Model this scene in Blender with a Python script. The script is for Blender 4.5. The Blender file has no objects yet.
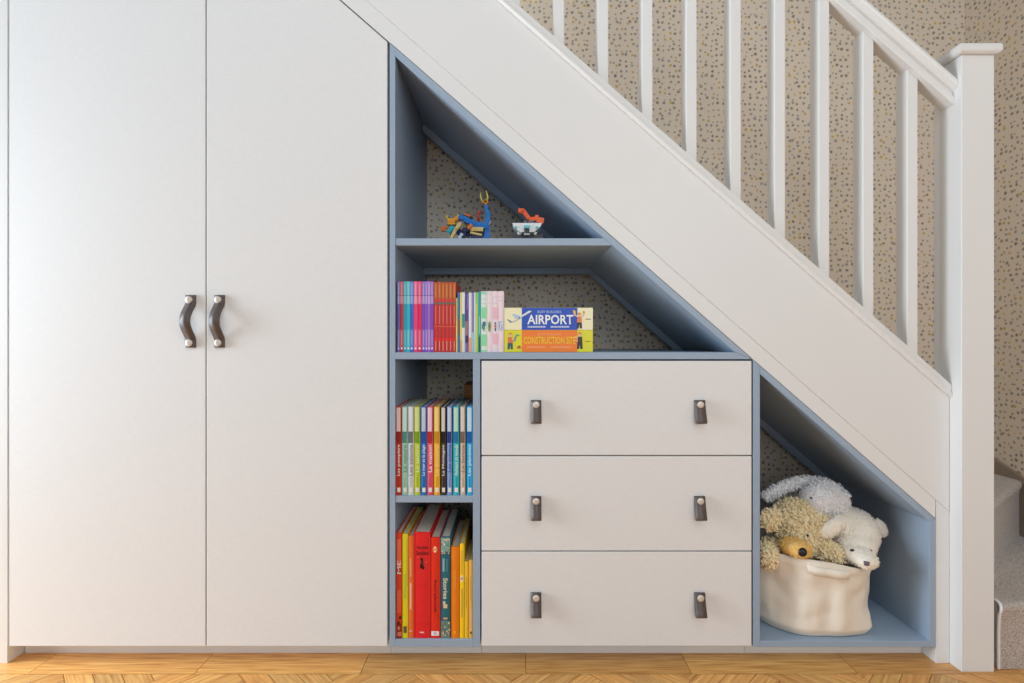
import bpy, bmesh, math, random
from mathutils import Vector, Matrix, noise
random.seed(7)
C = bpy.context.scene.collection
FP = 533.333            # focal length in px of the 1024x683 frame
D = 4.0/3.0             # camera distance to the joinery front plane (Y = 0)
H = 0.806               # camera height
def W(px, py, Y=0.0):
    d = D+Y
    return Vector(((px-512)/FP*d, Y, H-(py-341)/FP*d))
def FX(px): return (px-512)/400.0
def FZ(py): return H-(py-341)/400.0

# ------------------------------------------------------------------ materials
def s2l(c):
    c = c/255.0
    return c/12.92 if c <= 0.04045 else ((c+0.055)/1.055)**2.4
_m = {}
def mat(rgb, rough=0.5, metal=0.0, bump=0.0, scale=200.0, vary=0.0, sheen=0.0, spec=0.5, name=None):
    key = (tuple(rgb), rough, metal, bump, scale, vary, sheen, spec)
    if key in _m: return _m[key]
    m = bpy.data.materials.new(name or 'paint_%d_%d_%d' % tuple(int(v) for v in rgb)); m.use_nodes = True
    nt = m.node_tree; b = nt.nodes['Principled BSDF']
    col = tuple(s2l(v) for v in rgb)+(1,)
    b.inputs['Base Color'].default_value = col
    b.inputs['Roughness'].default_value = rough
    b.inputs['Metallic'].default_value = metal
    b.inputs['Specular IOR Level'].default_value = spec
    if sheen: b.inputs['Sheen Weight'].default_value = sheen
    if bump or vary:
        tc = nt.nodes.new('ShaderNodeTexCoord')
        nz = nt.nodes.new('ShaderNodeTexNoise'); nz.inputs['Scale'].default_value = scale; nz.inputs['Detail'].default_value = 3
        nt.links.new(tc.outputs['Object'], nz.inputs['Vector'])
        if bump:
            bp = nt.nodes.new('ShaderNodeBump'); bp.inputs['Strength'].default_value = bump; bp.inputs['Distance'].default_value = 0.002
            nt.links.new(nz.outputs['Fac'], bp.inputs['Height']); nt.links.new(bp.outputs['Normal'], b.inputs['Normal'])
        if vary:
            mx = nt.nodes.new('ShaderNodeMixRGB'); mx.inputs['Color1'].default_value = tuple(v*(1-vary) for v in col[:3])+(1,)
            mx.inputs['Color2'].default_value = tuple(min(1, v*(1+vary)) for v in col[:3])+(1,)
            nt.links.new(nz.outputs['Fac'], mx.inputs['Fac']); nt.links.new(mx.outputs['Color'], b.inputs['Base Color'])
    _m[key] = m
    return m

def linen_mat():
    m = bpy.data.materials.new('linen_laminate'); m.use_nodes = True
    nt = m.node_tree; b = nt.nodes['Principled BSDF']; b.inputs['Roughness'].default_value = 0.5
    tc = nt.nodes.new('ShaderNodeTexCoord')
    fac = []
    for sc in ((900, 900, 40), (40, 40, 900)):
        mp = nt.nodes.new('ShaderNodeMapping'); mp.inputs['Scale'].default_value = sc
        nz = nt.nodes.new('ShaderNodeTexNoise'); nz.inputs['Scale'].default_value = 1.0; nz.inputs['Detail'].default_value = 1
        nt.links.new(tc.outputs['Object'], mp.inputs['Vector']); nt.links.new(mp.outputs['Vector'], nz.inputs['Vector'])
        fac.append(nz)
    ad = nt.nodes.new('ShaderNodeMath'); ad.operation = 'MULTIPLY'
    nt.links.new(fac[0].outputs['Fac'], ad.inputs[0]); nt.links.new(fac[1].outputs['Fac'], ad.inputs[1])
    rp = nt.nodes.new('ShaderNodeValToRGB')
    a = tuple(s2l(v) for v in (229, 228, 227)); c = tuple(s2l(v) for v in (236, 235, 234))
    rp.color_ramp.elements[0].position = 0.1; rp.color_ramp.elements[0].color = a+(1,)
    rp.color_ramp.elements[1].position = 0.4; rp.color_ramp.elements[1].color = c+(1,)
    nt.links.new(ad.outputs[0], rp.inputs['Fac']); nt.links.new(rp.outputs['Color'], b.inputs['Base Color'])
    return m

def wallpaper_mat(name, axes):
    m = bpy.data.materials.new(name); m.use_nodes = True
    nt = m.node_tree; b = nt.nodes['Principled BSDF']; b.inputs['Roughness'].default_value = 0.75
    L = nt.links.new; N = nt.nodes.new
    tc = N('ShaderNodeTexCoord'); sp = N('ShaderNodeSeparateXYZ'); cb = N('ShaderNodeCombineXYZ')
    L(tc.outputs['Object'], sp.inputs[0]); L(sp.outputs[axes[0]], cb.inputs[0]); L(sp.outputs[axes[1]], cb.inputs[1])
    wob = N('ShaderNodeTexNoise'); wob.inputs['Scale'].default_value = 90; L(cb.outputs[0], wob.inputs['Vector'])
    wm = N('ShaderNodeVectorMath'); wm.operation = 'SCALE'; wm.inputs['Scale'].default_value = 0.007
    L(wob.outputs['Color'], wm.inputs[0])
    va = N('ShaderNodeVectorMath'); va.operation = 'ADD'; L(cb.outputs[0], va.inputs[0]); L(wm.outputs[0], va.inputs[1])
    vo = N('ShaderNodeTexVoronoi'); vo.voronoi_dimensions = '2D'; vo.inputs['Scale'].default_value = 50
    vo.inputs['Randomness'].default_value = 0.72
    L(va.outputs[0], vo.inputs['Vector'])
    sc = N('ShaderNodeSeparateColor'); L(vo.outputs['Color'], sc.inputs[0])
    rad = N('ShaderNodeMapRange'); rad.inputs['To Min'].default_value = 0.17; rad.inputs['To Max'].default_value = 0.31
    L(sc.outputs[1], rad.inputs['Value'])
    df = N('ShaderNodeMath'); df.operation = 'SUBTRACT'; L(rad.outputs[0], df.inputs[0]); L(vo.outputs['Distance'], df.inputs[1])
    ed = N('ShaderNodeMapRange'); ed.inputs['From Min'].default_value = -0.05; ed.inputs['From Max'].default_value = 0.11
    L(df.outputs[0], ed.inputs['Value'])
    rp = N('ShaderNodeValToRGB'); rp.color_ramp.interpolation = 'CONSTANT'
    cols = [(0.0, (158, 142, 126)), (0.20, (164, 154, 148)), (0.40, (146, 128, 114)), (0.58, (172, 163, 158)), (0.72, (206, 174, 100)), (0.9, (184, 158, 128))]
    for i, (p, c) in enumerate(cols):
        e = rp.color_ramp.elements[i] if i < 2 else rp.color_ramp.elements.new(p)
        e.position = p; e.color = tuple(s2l(v) for v in c)+(1,)
    L(sc.outputs[0], rp.inputs['Fac'])
    mx = N('ShaderNodeMixRGB'); mx.inputs['Color1'].default_value = tuple(s2l(v) for v in (226, 212, 194))+(1,)
    L(ed.outputs[0], mx.inputs['Fac']); L(rp.outputs['Color'], mx.inputs['Color2']); L(mx.outputs['Color'], b.inputs['Base Color'])
    return m

def oak_mat():
    m = bpy.data.materials.new('oak_parquet'); m.use_nodes = True
    nt = m.node_tree; b = nt.nodes['Principled BSDF']; L = nt.links.new; N = nt.nodes.new
    b.inputs['Roughness'].default_value = 0.32
    uv = N('ShaderNodeUVMap'); uv.uv_map = 'grain'
    mp = N('ShaderNodeMapping'); mp.inputs['Scale'].default_value = (9, 150, 1); L(uv.outputs[0], mp.inputs['Vector'])
    nz = N('ShaderNodeTexNoise'); nz.inputs['Scale'].default_value = 1.0; nz.inputs['Detail'].default_value = 5; L(mp.outputs[0], nz.inputs['Vector'])
    rp = N('ShaderNodeValToRGB')
    rp.color_ramp.elements[0].position = 0.28; rp.color_ramp.elements[0].color = tuple(s2l(v) for v in (198, 128, 62))+(1,)
    rp.color_ramp.elements[1].position = 0.66; rp.color_ramp.elements[1].color = tuple(s2l(v) for v in (244, 186, 110))+(1,)
    L(nz.outputs['Fac'], rp.inputs['Fac'])
    at = N('ShaderNodeVertexColor'); at.layer_name = 'tone'
    mx = N('ShaderNodeMixRGB'); mx.blend_type = 'MULTIPLY'; mx.inputs['Fac'].default_value = 1
    L(rp.outputs[0], mx.inputs['Color1']); L(at.outputs[0], mx.inputs['Color2']); L(mx.outputs[0], b.inputs['Base Color'])
    bp = N('ShaderNodeBump'); bp.inputs['Strength'].default_value = 0.15; bp.inputs['Distance'].default_value = 0.001
    L(nz.outputs['Fac'], bp.inputs['Height']); L(bp.outputs[0], b.inputs['Normal'])
    return m

def carpet_mat():
    m = bpy.data.materials.new('loop_pile_carpet'); m.use_nodes = True
    nt = m.node_tree; b = nt.nodes['Principled BSDF']; L = nt.links.new; N = nt.nodes.new
    b.inputs['Roughness'].default_value = 0.95; b.inputs['Sheen Weight'].default_value = 0.2
    tc = N('ShaderNodeTexCoord'); vo = N('ShaderNodeTexVoronoi'); vo.inputs['Scale'].default_value = 260; L(tc.outputs['Object'], vo.inputs['Vector'])
    rp = N('ShaderNodeValToRGB')
    rp.color_ramp.elements[0].color = tuple(s2l(v) for v in (226, 217, 210))+(1,); rp.color_ramp.elements[1].position = 0.8
    rp.color_ramp.elements[1].color = tuple(s2l(v) for v in (168, 155, 146))+(1,)
    L(vo.outputs['Distance'], rp.inputs['Fac']); L(rp.outputs[0], b.inputs['Base Color'])
    bp = N('ShaderNodeBump'); bp.inputs['Strength'].default_value = 0.8; bp.inputs['Distance'].default_value = 0.003; bp.invert = True
    L(vo.outputs['Distance'], bp.inputs['Height']); L(bp.outputs[0], b.inputs['Normal'])
    return m

WHITE = mat((232, 231, 229), 0.42, vary=0.01, scale=3, name='white_eggshell_paint')
LINEN = linen_mat()
BLUE = mat((156, 174, 194), 0.45, vary=0.015, scale=4, name='powder_blue_paint')
PAPER_XZ = wallpaper_mat('dabbed_wallpaper', (0, 2))
PAPER_YZ = wallpaper_mat('dabbed_wallpaper_side', (1, 2))
OAK = oak_mat(); CARPET = carpet_mat()
DARK = mat((70, 66, 62), 0.8, name='dark_gap')
LEATHER = mat((92, 80, 76), 0.38, bump=0.25, scale=500, vary=0.12, name='brown_leather')
BRASS = mat((222, 212, 200), 0.4, metal=0.35, vary=0.03, scale=300, name='brushed_nickel')
PAGES = mat((214, 208, 196), 0.8, bump=0.3, scale=900, name='book_pages')

# ------------------------------------------------------------------ mesh helpers
def link(name, bm, m, parent=None, smooth=False):
    me = bpy.data.meshes.new(name)
    bmesh.ops.recalc_face_normals(bm, faces=bm.faces[:])
    bm.to_mesh(me); bm.free()
    for x in (m if isinstance(m, (list, tuple)) else [m]): me.materials.append(x)
    if smooth:
        for p in me.polygons: p.use_smooth = True
    o = bpy.data.objects.new(name, me); C.objects.link(o)
    if parent is not None: o.parent = parent; o.matrix_parent_inverse = Matrix.Identity(4)
    return o
def thing(name, label, cat, group=None, loc=(0, 0, 0)):
    o = bpy.data.objects.new(name, None); C.objects.link(o); o.location = loc
    o.empty_display_size = 0.05
    o['label'] = label; o['category'] = cat
    if group: o['group'] = group
    return o
def settle(root):
    """move the thing's origin to its base without moving its parts"""
    pts = []
    for ch in root.children:
        for q in [ch]+list(ch.children):
            if q.type == 'MESH': pts += [v.co for v in q.data.vertices]
    lo = Vector((min(p.x for p in pts), min(p.y for p in pts), min(p.z for p in pts)))
    hi = Vector((max(p.x for p in pts), max(p.y for p in pts), max(p.z for p in pts)))
    base = Vector(((lo.x+hi.x)/2, (lo.y+hi.y)/2, lo.z))
    root.location = base
    for ch in root.children: ch.location = -base
def struct(o): o['kind'] = 'structure'; return o
def add_box(bm, x0, x1, y0, y1, z0, z1, mi=0, bev=0.0):
    vs = [bm.verts.new((x, y, z)) for x in (x0, x1) for y in (y0, y1) for z in (z0, z1)]
    idx = [(0, 1, 3, 2), (4, 6, 7, 5), (0, 4, 5, 1), (2, 3, 7, 6), (0, 2, 6, 4), (1, 5, 7, 3)]
    fs = [bm.faces.new([vs[i] for i in f]) for f in idx]
    for f in fs: f.material_index = mi
    if bev:
        bmesh.ops.recalc_face_normals(bm, faces=fs)
        es = list({e for f in fs for e in f.edges})
        bmesh.ops.bevel(bm, geom=es, offset=bev, segments=2, affect='EDGES', profile=0.5, material=mi)
    return fs
def box(name, b, m, parent=None, bev=0.0):
    bm = bmesh.new(); add_box(bm, *b, bev=bev); return link(name, bm, m, parent)
def add_prism(bm, pts, y0, y1, mi=0, bev=0.0, axis='Y'):
    """pts: list of (x,z) extruded from y0 to y1 (or (x,y) along z when axis='Z', (y,z) along x when 'X')"""
    def P(a, c, t):
        return {'Y': (a, t, c), 'Z': (a, c, t), 'X': (t, a, c)}[axis]
    a = [bm.verts.new(P(p[0], p[1], y0)) for p in pts]; b = [bm.verts.new(P(p[0], p[1], y1)) for p in pts]
    fs = [bm.faces.new(a), bm.faces.new(list(reversed(b)))]
    n = len(pts)
    for i in range(n): fs.append(bm.faces.new([a[i], b[i], b[(i+1) % n], a[(i+1) % n]]))
    for f in fs: f.material_index = mi
    if bev:
        bmesh.ops.recalc_face_normals(bm, faces=fs)
        es = list({e for f in fs for e in f.edges})
        bmesh.ops.bevel(bm, geom=es, offset=bev, segments=2, affect='EDGES', profile=0.5, material=mi)
def prism(name, pts, y0, y1, m, parent=None, bev=0.0, axis='Y', px=True):
    bm = bmesh.new()
    if px: pts = [(FX(a), FZ(b)) for a, b in pts]
    add_prism(bm, pts, y0, y1, bev=bev, axis=axis)
    return link(name, bm, m, parent)
def add_tube(bm, pts, r, n=8, mi=0, radii=None):
    """round tube through points"""
    pts = [Vector(p) for p in pts]; rings = []
    for i, p in enumerate(pts):
        t = (pts[min(i+1, len(pts)-1)]-pts[max(i-1, 0)]).normalized()
        u = t.orthogonal().normalized() if i == 0 else (u-t*u.dot(t)).normalized()
        v = t.cross(u); rr = radii[i] if radii else r
        rings.append([bm.verts.new(p+(u*math.cos(2*math.pi*k/n)+v*math.sin(2*math.pi*k/n))*rr) for k in range(n)])
    fs = [bm.faces.new(list(reversed(rings[0]))), bm.faces.new(rings[-1])]
    for a, b in zip(rings, rings[1:]):
        for k in range(n): fs.append(bm.faces.new([a[k], a[(k+1) % n], b[(k+1) % n], b[k]]))
    for f in fs: f.material_index = mi
def add_ball(bm, c, r, sub=3, mi=0, rot=None):
    s = Matrix.Diagonal((r[0], r[1], r[2], 1)) if not isinstance(r, (int, float)) else Matrix.Scale(r, 4)
    M = Matrix.Translation(c) @ (rot.to_4x4() if rot else Matrix.Identity(4)) @ s
    res = bmesh.ops.create_icosphere(bm, subdivisions=sub, radius=1.0, matrix=M)
    for v in res['verts']:
        for f in v.link_faces: f.material_index = mi
def add_disc_knob(bm, c, r, h, n=20):
    """domed screw head whose axis is -Y, standing on c"""
    prof = [(r*0.55, 0.0), (r*0.55, -h*0.45), (r, -h*0.5), (r, -h*0.86), (r*0.9, -h), (r*0.3, -h*1.0)]
    rings = []
    for rr, y in prof:
        rings.append([bm.verts.new((c[0]+rr*math.cos(2*math.pi*k/n), c[1]+y, c[2]+rr*math.sin(2*math.pi*k/n))) for k in range(n)])
    for a, b in zip(rings, rings[1:]):
        for k in range(n): bm.faces.new([a[k], a[(k+1) % n], b[(k+1) % n], b[k]])
    bm.faces.new(rings[0]); bm.faces.new(rings[-1])
def add_strip(bm, path, x0, x1, th, shift=0.0):
    """flat leather strip: path of (y,z) points, constant width in x, thickness th"""
    n = len(path); rows = []
    for i, (y, z) in enumerate(path):
        a = Vector(path[max(i-1, 0)]); b = Vector(path[min(i+1, n-1)]); t = (b-a).normalized(); nn = Vector((-t.y, t.x))
        p = Vector((y, z)); q0 = p-nn*th/2; q1 = p+nn*th/2
        rows.append([bm.verts.new((x0, q0.x, q0.y)), bm.verts.new((x1, q0.x, q0.y)), bm.verts.new((x1, q1.x, q1.y)), bm.verts.new((x0, q1.x, q1.y))])
    bm.faces.new(rows[0]); bm.faces.new(list(reversed(rows[-1])))
    for a, b in zip(rows, rows[1:]):
        for k in range(4): bm.faces.new([a[k], a[(k+1) % 4], b[(k+1) % 4], b[k]])
def text_mesh(name, s, m, parent, x0, x1, z0, z1, y, turn=0):
    """text lying in the X-Z plane facing -Y, fitted to a rectangle; turn=90 reads bottom to top"""
    cu = bpy.data.curves.new('t', 'FONT'); cu.body = s; cu.size = 1.0; cu.resolution_u = 2; cu.offset = 0.022
    to = bpy.data.objects.new('t', cu); C.objects.link(to)
    bpy.context.view_layer.update()
    me = bpy.data.meshes.new_from_object(to.evaluated_get(bpy.context.evaluated_depsgraph_get()))
    bpy.data.objects.remove(to); bpy.data.curves.remove(cu)
    xs = [v.co.x for v in me.vertices]; ys = [v.co.y for v in me.vertices]
    a, b, c, d = min(xs), max(xs), min(ys), max(ys)
    for v in me.vertices:
        u = (v.co.x-a)/(b-a); w = (v.co.y-c)/(d-c)
        if turn == 90: v.co = (x1-(x1-x0)*w, y, z0+(z1-z0)*u)
        elif turn == -90: v.co = (x0+(x1-x0)*w, y, z1-(z1-z0)*u)
        else: v.co = (x0+(x1-x0)*u, y, z0+(z1-z0)*w)
    me.name = name
    me.materials.clear(); me.materials.append(m)
    o = bpy.data.objects.new(name, me); C.objects.link(o); o.parent = parent
    return o
def add_patch(bm, pts, y, mi=0):
    f = bm.faces.new([bm.verts.new((a, y, b)) for a, b in pts]); f.material_index = mi
def copy_tree(o, parent=None):
    c = o.copy(); C.objects.link(c); c.parent = parent
    for ch in list(o.children): copy_tree(ch, c)
    return c

# ------------------------------------------------------------------ sight lines of the stair slope (front plane, px)
MS = 0.8725
Lo = lambda x: 41.3+MS*(x-388.3)      # outer edge of the blue frame / cut of the wardrobe doors
Li = lambda x: 56.0+0.871*(x-395.0)   # inner edge of the blue frame
S = lambda x: 0.8776*(x-366.4)        # seam under the stringer
T = lambda x: 3.4+0.8765*(x-500)      # stringer top, under the base rail
inv = lambda f, y: (y-f(0))/(f(1)-f(0))

# ------------------------------------------------------------------ floor
def build_floor():
    bm = bmesh.new(); uvl = bm.loops.layers.uv.new('grain'); cl = bm.loops.layers.color.new('tone')
    def plank(corners, along, bev=0.0008):
        c = sum((Vector(p) for p in corners), Vector((0, 0)))/len(corners)
        k = random.uniform(0.90, 1.04); w = random.uniform(-0.03, 0.03); off = (random.uniform(0, 50), random.uniform(0, 50))
        inner = []
        for p in corners:
            p = Vector(p); d = p-c
            u = Vector(along); v = Vector((-u.y, u.x))
            du, dv = d.dot(u), d.dot(v)
            du -= math.copysign(bev, du); dv -= math.copysign(bev, dv)
            inner.append(c+u*du+v*dv)
        vs = [bm.verts.new((p.x, p.y, 0)) for p in inner]
        f = bm.faces.new(vs)
        if f.normal.z < 0: f.normal_flip()
        lowv = [bm.verts.new((p[0], p[1], -0.003)) for p in corners]
        fs = [f]
        for i in range(4): fs.append(bm.faces.new([vs[i], vs[(i+1) % 4], lowv[(i+1) % 4], lowv[i]]))
        for j, g in enumerate(fs):
            kk = k if j == 0 else k*0.8
            for lp in g.loops:
                p = Vector(lp.vert.co[:2]); u = Vector(along); v = Vector((-u.y, u.x))
                lp[uvl].uv = (p.dot(u)+off[0], p.dot(v)+off[1]); lp[cl] = (kk*(1+w), kk, kk*(1-w), 1)
    # herringbone field in front of the border
    Wd, Ln = 0.05, 0.30; rot = Matrix.Rotation(math.radians(45), 2)
    for i in range(-60, 60):
        for j in range(-10, 10):
            ox, oy = i*Wd+j*Ln, i*Wd-j*Ln
            for rect, al in (((0, 0, Ln, Wd), (1, 0)), ((0, Wd, Wd, Wd+Ln), (0, 1))):
                cs = [(rect[0], rect[1]), (rect[2], rect[1]), (rect[2], rect[3]), (rect[0], rect[3])]
                cs = [rot @ Vector((ox+a, oy+b)) for a, b in cs]; al2 = rot @ Vector(al)
                cs = [(p.x, p.y-1.2) for p in cs]
                m = sum((Vector(p) for p in cs), Vector((0, 0)))/4
                if -2.6 < m.x < 2.3 and -3.0 < m.y < 0.15: plank(cs, (al2.x, al2.y))
    bmesh.ops.bisect_plane(bm, geom=bm.verts[:]+bm.edges[:]+bm.faces[:], plane_co=(0, -0.0435, 0), plane_no=(0, 1, 0), clear_outer=True)
    # border boards along the joinery
    for r in range(7):
        y0 = -0.0425+r*0.1; x = -2.78+r*0.23
        while x < 2.2:
            plank([(x, y0), (x+0.402, y0), (x+0.402, y0+0.1), (x, y0+0.1)], (1, 0), 0.0007); x += 0.402
    add_box(bm, -2.7, 2.4, -3.1, 0.7, -0.05, -0.004)
    for f in bm.faces:
        for lp in f.loops:
            if lp[cl][3] == 0 or f.calc_area() > 0.5: lp[cl] = (0.25, 0.22, 0.2, 1)
    me = bpy.data.meshes.new('floor'); bm.to_mesh(me); bm.free(); me.materials.append(OAK)
    o = bpy.data.objects.new('floor', me); C.objects.link(o); return struct(o)
build_floor()

# ------------------------------------------------------------------ walls and trim
XR = 1.68
struct(box('wall_back', (-2.0, XR+0.1, 0.645, 0.745, 0.0, 2.6), PAPER_XZ))
struct(box('wall_right', (XR, XR+0.1, -3.0, 0.644, 0.0, 2.6), PAPER_YZ))
struct(prism('baseboard_right', [(0.64, 0.0), (0.64, 0.448), (-0.05, 0.179), (-0.05, 0.0)], XR-0.010, XR-0.0003, mat((150, 132, 118), .6, vary=.03, scale=20), axis='X', px=False, bev=0.002))
struct(prism('trim_1', [(-60, -300), (7.4, -300), (7.4, 663.4), (-60, 663.4)], 0.0, 0.40, WHITE, bev=0.001))
struct(prism('trim_2', [(936.2, S(936.2)+.1), (949.7, S(949.7)+.1), (949.7, 663.4), (936.2, 663.4)], 0.0008, 0.10, WHITE, bev=0.0008))

# ------------------------------------------------------------------ wardrobe
GAP = 1.4
wr = thing('wardrobe', 'tall white built-in wardrobe with two doors and a sloping top beside the blue shelves', 'wardrobe')
bm = bmesh.new()
add_prism(bm, [(FX(a), FZ(b)) for a, b in [(9, Lo(9)+3), (386.5, Lo(386.5)+3), (386.5, 646.5), (9, 646.5)]], 0.022, 0.42)
link('carcass', bm, [WHITE], wr)
doors = []
for (a, b) in ((9.2, 205.3), (206.7, 387.2)):
    d = prism('door', [(a, Lo(a)+GAP), (b, Lo(b)+GAP), (b, 646.2), (a, 646.2)], 0.0, 0.019, LINEN, wr, bev=0.0012)
    doors.append(d)
prism('plinth', [(9, 646.8), (386.8, 646.8), (386.8, 663.4), (9, 663.4)], 0.045, 0.06, WHITE, wr)
for d, px in zip(doors, (191.3, 220.0)):
    x = FX(px); w = 0.0128; zt, zb = FZ(295.2), FZ(347.6)
    path = []
    for i in range(33):
        t = i/32; z = zt+(zb-zt)*t
        u = min(max((t-0.15)/0.70, 0), 1); y = -0.0022-0.025*math.sin(math.pi*u)**1.35
        path.append((y, z))
    bm = bmesh.new(); add_strip(bm, path, x-w, x+w, 0.0038); h = link('handle', bm, LEATHER, d, True)
    h['label'] = 'bowed brown leather strap handle'
    for z in (FZ(300.0), FZ(342.8)):
        bm = bmesh.new(); add_disc_knob(bm, (x, -0.0045, z), 0.0084, 0.0075); link('screw', bm, BRASS, d, True)

# ------------------------------------------------------------------ bookcase
YB = 0.510     # back of the joinery
bc = thing('bookcase', 'powder blue open bookcase with a sloping right side under the stairs', 'bookcase')
e = 0.0008
prism('side_panel', [(389.6, Lo(389.6)+.3), (395.2, Lo(395.2)+.3), (395.2, 647), (389.6, 647)], 0, YB, BLUE, bc, bev=e)
xr = inv(Li, 352.3)
prism('sloped_panel', [(395.25, Lo(395.25)+.3), (752.2, Lo(752.2)+.3), (xr, 352.25), (395.25, Li(395.25))], 0, YB, BLUE, bc, bev=e)
prism('deck', [(395.25, 352.3), (xr+.05, 352.3), (752.0, 359.3), (395.25, 359.3)], 0, YB, BLUE, bc, bev=e)
prism('shelf', [(395.25, 238.2), (inv(Li, 238.2)-.05, 238.2), (inv(Li, 245.4)-.05, 245.4), (395.25, 245.4)], 0.001, YB, BLUE, bc, bev=e)
prism('upright', [(473.0, 359.35), (480.2, 359.35), (480.2, 647), (473.0, 647)], 0, YB, BLUE, bc, bev=e)
prism('shelf', [(395.25, 495.9), (472.95, 495.9), (472.95, 502.7), (395.25, 502.7)], 0.001, YB, BLUE, bc, bev=e)
prism('bottom_board', [(395.25, 639.5), (472.95, 639.5), (472.95, 647), (395.25, 647)], 0, YB, BLUE, bc, bev=e)
pb = prism('back_panel', [(395.3, Li(395.3)), (xr, 352.2), (395.3, 352.2)], YB-.012, YB-.002, PAPER_XZ, bc); pb['label'] = 'wallpapered triangular back panel'
pb = prism('back_panel', [(395.3, 359.4), (472.9, 359.4), (472.9, 639.4), (395.3, 639.4)], YB-.012, YB-.002, PAPER_XZ, bc); pb['label'] = 'wallpapered back panel of the narrow column'
b0, b1 = 0.411, 0.433
bt = 8.2
x1 = inv(Li, 238.1); prism('batten', [(395.3, Li(395.3)), (x1, 238.1), (x1-bt*1.5, 238.1), (395.3, Li(395.3)+bt*1.32)], b0, b1, BLUE, bc)
x1 = inv(Li, 245.45); prism('batten', [(395.3, 245.45), (x1, 245.45), (x1+bt, 245.45+bt*.87), (395.3, 245.45+bt)], b0, b1, BLUE, bc)
prism('batten', [(x1+bt, 245.45+bt*.871), (xr, 352.2), (xr-bt*1.5, 352.2), (x1+bt*.12, 245.45+bt)], b0, b1, BLUE, bc)
prism('plinth', [(387.2, 647.3), (480.6, 647.3), (480.6, 663.4), (387.2, 663.4)], 0.045, 0.06, WHITE, bc)

# ------------------------------------------------------------------ drawer unit
du = thing('drawer_unit', 'white three-drawer unit between the blue book column and the toy nook', 'drawers')
prism('carcass', [(481.0, 360.0), (752.3, 360.0), (752.3, 646.9), (481.0, 646.9)], 0.022, 0.42, DARK, du)
prism('plinth', [(481, 647.3), (752.6, 647.3), (752.6, 663.4), (481, 663.4)], 0.045, 0.06, WHITE, du)
for (a, b, hz) in ((360.9, 455.1, 400.0), (456.4, 550.7, 495.8), (552.0, 646.0, 592.0)):
    dr = prism('drawer', [(481.6, a), (751.6, a), (751.6, b), (481.6, b)], 0.0, 0.019, LINEN, du, bev=0.0012)
    for j, px in enumerate((536.0, 699.2)):
        x = FX(px); w = 0.0128; zt, zb = FZ(hz), FZ(hz+22.6)
        path = []
        for i in range(9): path.append((-0.0055-0.014*(i/8)**1.6, zt+(zb+.006-zt)*i/8))
        for i in range(1, 8):
            a2 = math.pi*i/8; path.append((-0.0145-0.0055*math.cos(a2), zb+.006-0.0055*math.sin(a2)))
        for i in range(9): path.append((-0.0085+0.0065*(i/8)**0.8, zb+.006+(zt-zb-.006)*i/8))
        bm = bmesh.new(); add_strip(bm, path, x-w, x+w, 0.0034); h = link('handle', bm, LEATHER, dr, True)
        h['label'] = 'folded brown leather tab pull'
        bm = bmesh.new(); add_disc_knob(bm, (x, -0.007, FZ(hz+4.2)), 0.0082, 0.0065); link('screw', bm, BRASS, dr, True)

# ------------------------------------------------------------------ toy nook
tn = thing('toy_nook', 'low powder blue open cubby holding the toy basket beside the newel post', 'cubby')
prism('side_panel', [(753.2, Lo(753.2)+.3), (760.0, Lo(760)+.3), (760.0, 647), (753.2, 647)], 0, YB, BLUE, tn, bev=e)
prism('sloped_panel', [(760.05, Lo(760)+.3), (935.9, Lo(935.9)+.3), (929.3, Li(929.3)), (760.05, Li(760))], 0, YB, BLUE, tn, bev=e)
prism('side_panel', [(929.35, Li(929.35)+.05), (935.9, Lo(935.9)+.35), (935.9, 647), (929.35, 647)], 0, YB, BLUE, tn, bev=e)
prism('bottom_board', [(760.05, 640.9), (929.3, 640.9), (929.3, 647.1), (760.05, 647.1)], 0, YB, BLUE, tn, bev=e)
pb = prism('back_panel', [(760.1, Li(760)), (929.2, Li(929.2)), (929.2, 640.8), (760.1, 640.8)], YB-.012, YB-.002, PAPER_XZ, tn); pb['label'] = 'wallpapered back panel'
prism('batten', [(760.1, Li(760)), (929.2, Li(929.2)), (929.2, Li(929.2)+bt*1.32), (760.1, Li(760)+bt*1.32)], b0, b1, BLUE, tn)
prism('plinth', [(753, 647.3), (935.9, 647.3), (935.9, 663.4), (753, 663.4)], 0.045, 0.06, WHITE, tn)

# ------------------------------------------------------------------ staircase
st = thing('staircase', 'white painted staircase climbing to the left with spindles, handrail and square newel post', 'staircase')
NX0, NX1, NY0, NY1 = 1.0946, 1.1742, -0.035, 0.051
XL = -1.25
prism('fascia_board', [(20, S(20)+.2), (935.6, S(935.6)+.2), (935.6, Lo(935.6)-.3), (20, Lo(20)-.3)], 0.0005, 0.02, WHITE, st, bev=0.0007)
prism('stringer', [(20, S(20)-.08), (949.6, S(949.6)-.08), (949.6, T(949.6)), (20, T(20))], 0.0, 0.036, WHITE, st, bev=0.001)
def sweep(name, prof, x0, x1, zf, m, parent, smooth=False):
    bm = bmesh.new()
    A = [bm.verts.new((x0, y, zf(x0)+dv)) for y, dv in prof]; B = [bm.verts.new((x1, y, zf(x1)+dv)) for y, dv in prof]
    bm.faces.new(A); bm.faces.new(list(reversed(B)))
    n = len(prof)
    for i in range(n): bm.faces.new([A[i], B[i], B[(i+1) % n], A[(i+1) % n]])
    return link(name, bm, m, parent, smooth)
zT = lambda x: FZ(T(512+400*x))
sweep('base_rail', [(0.0, 0.0003), (-0.006, 0.002), (-0.009, 0.006), (-0.009, 0.010), (-0.006, 0.014), (-0.006, 0.031), (-0.003, 0.0345), (0.041, 0.0345), (0.045, 0.031), (0.045, 0.0003)], XL, NX0-.0003, zT, WHITE, st)
zH = lambda x: 1.394-MS*(x-1.092)
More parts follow.
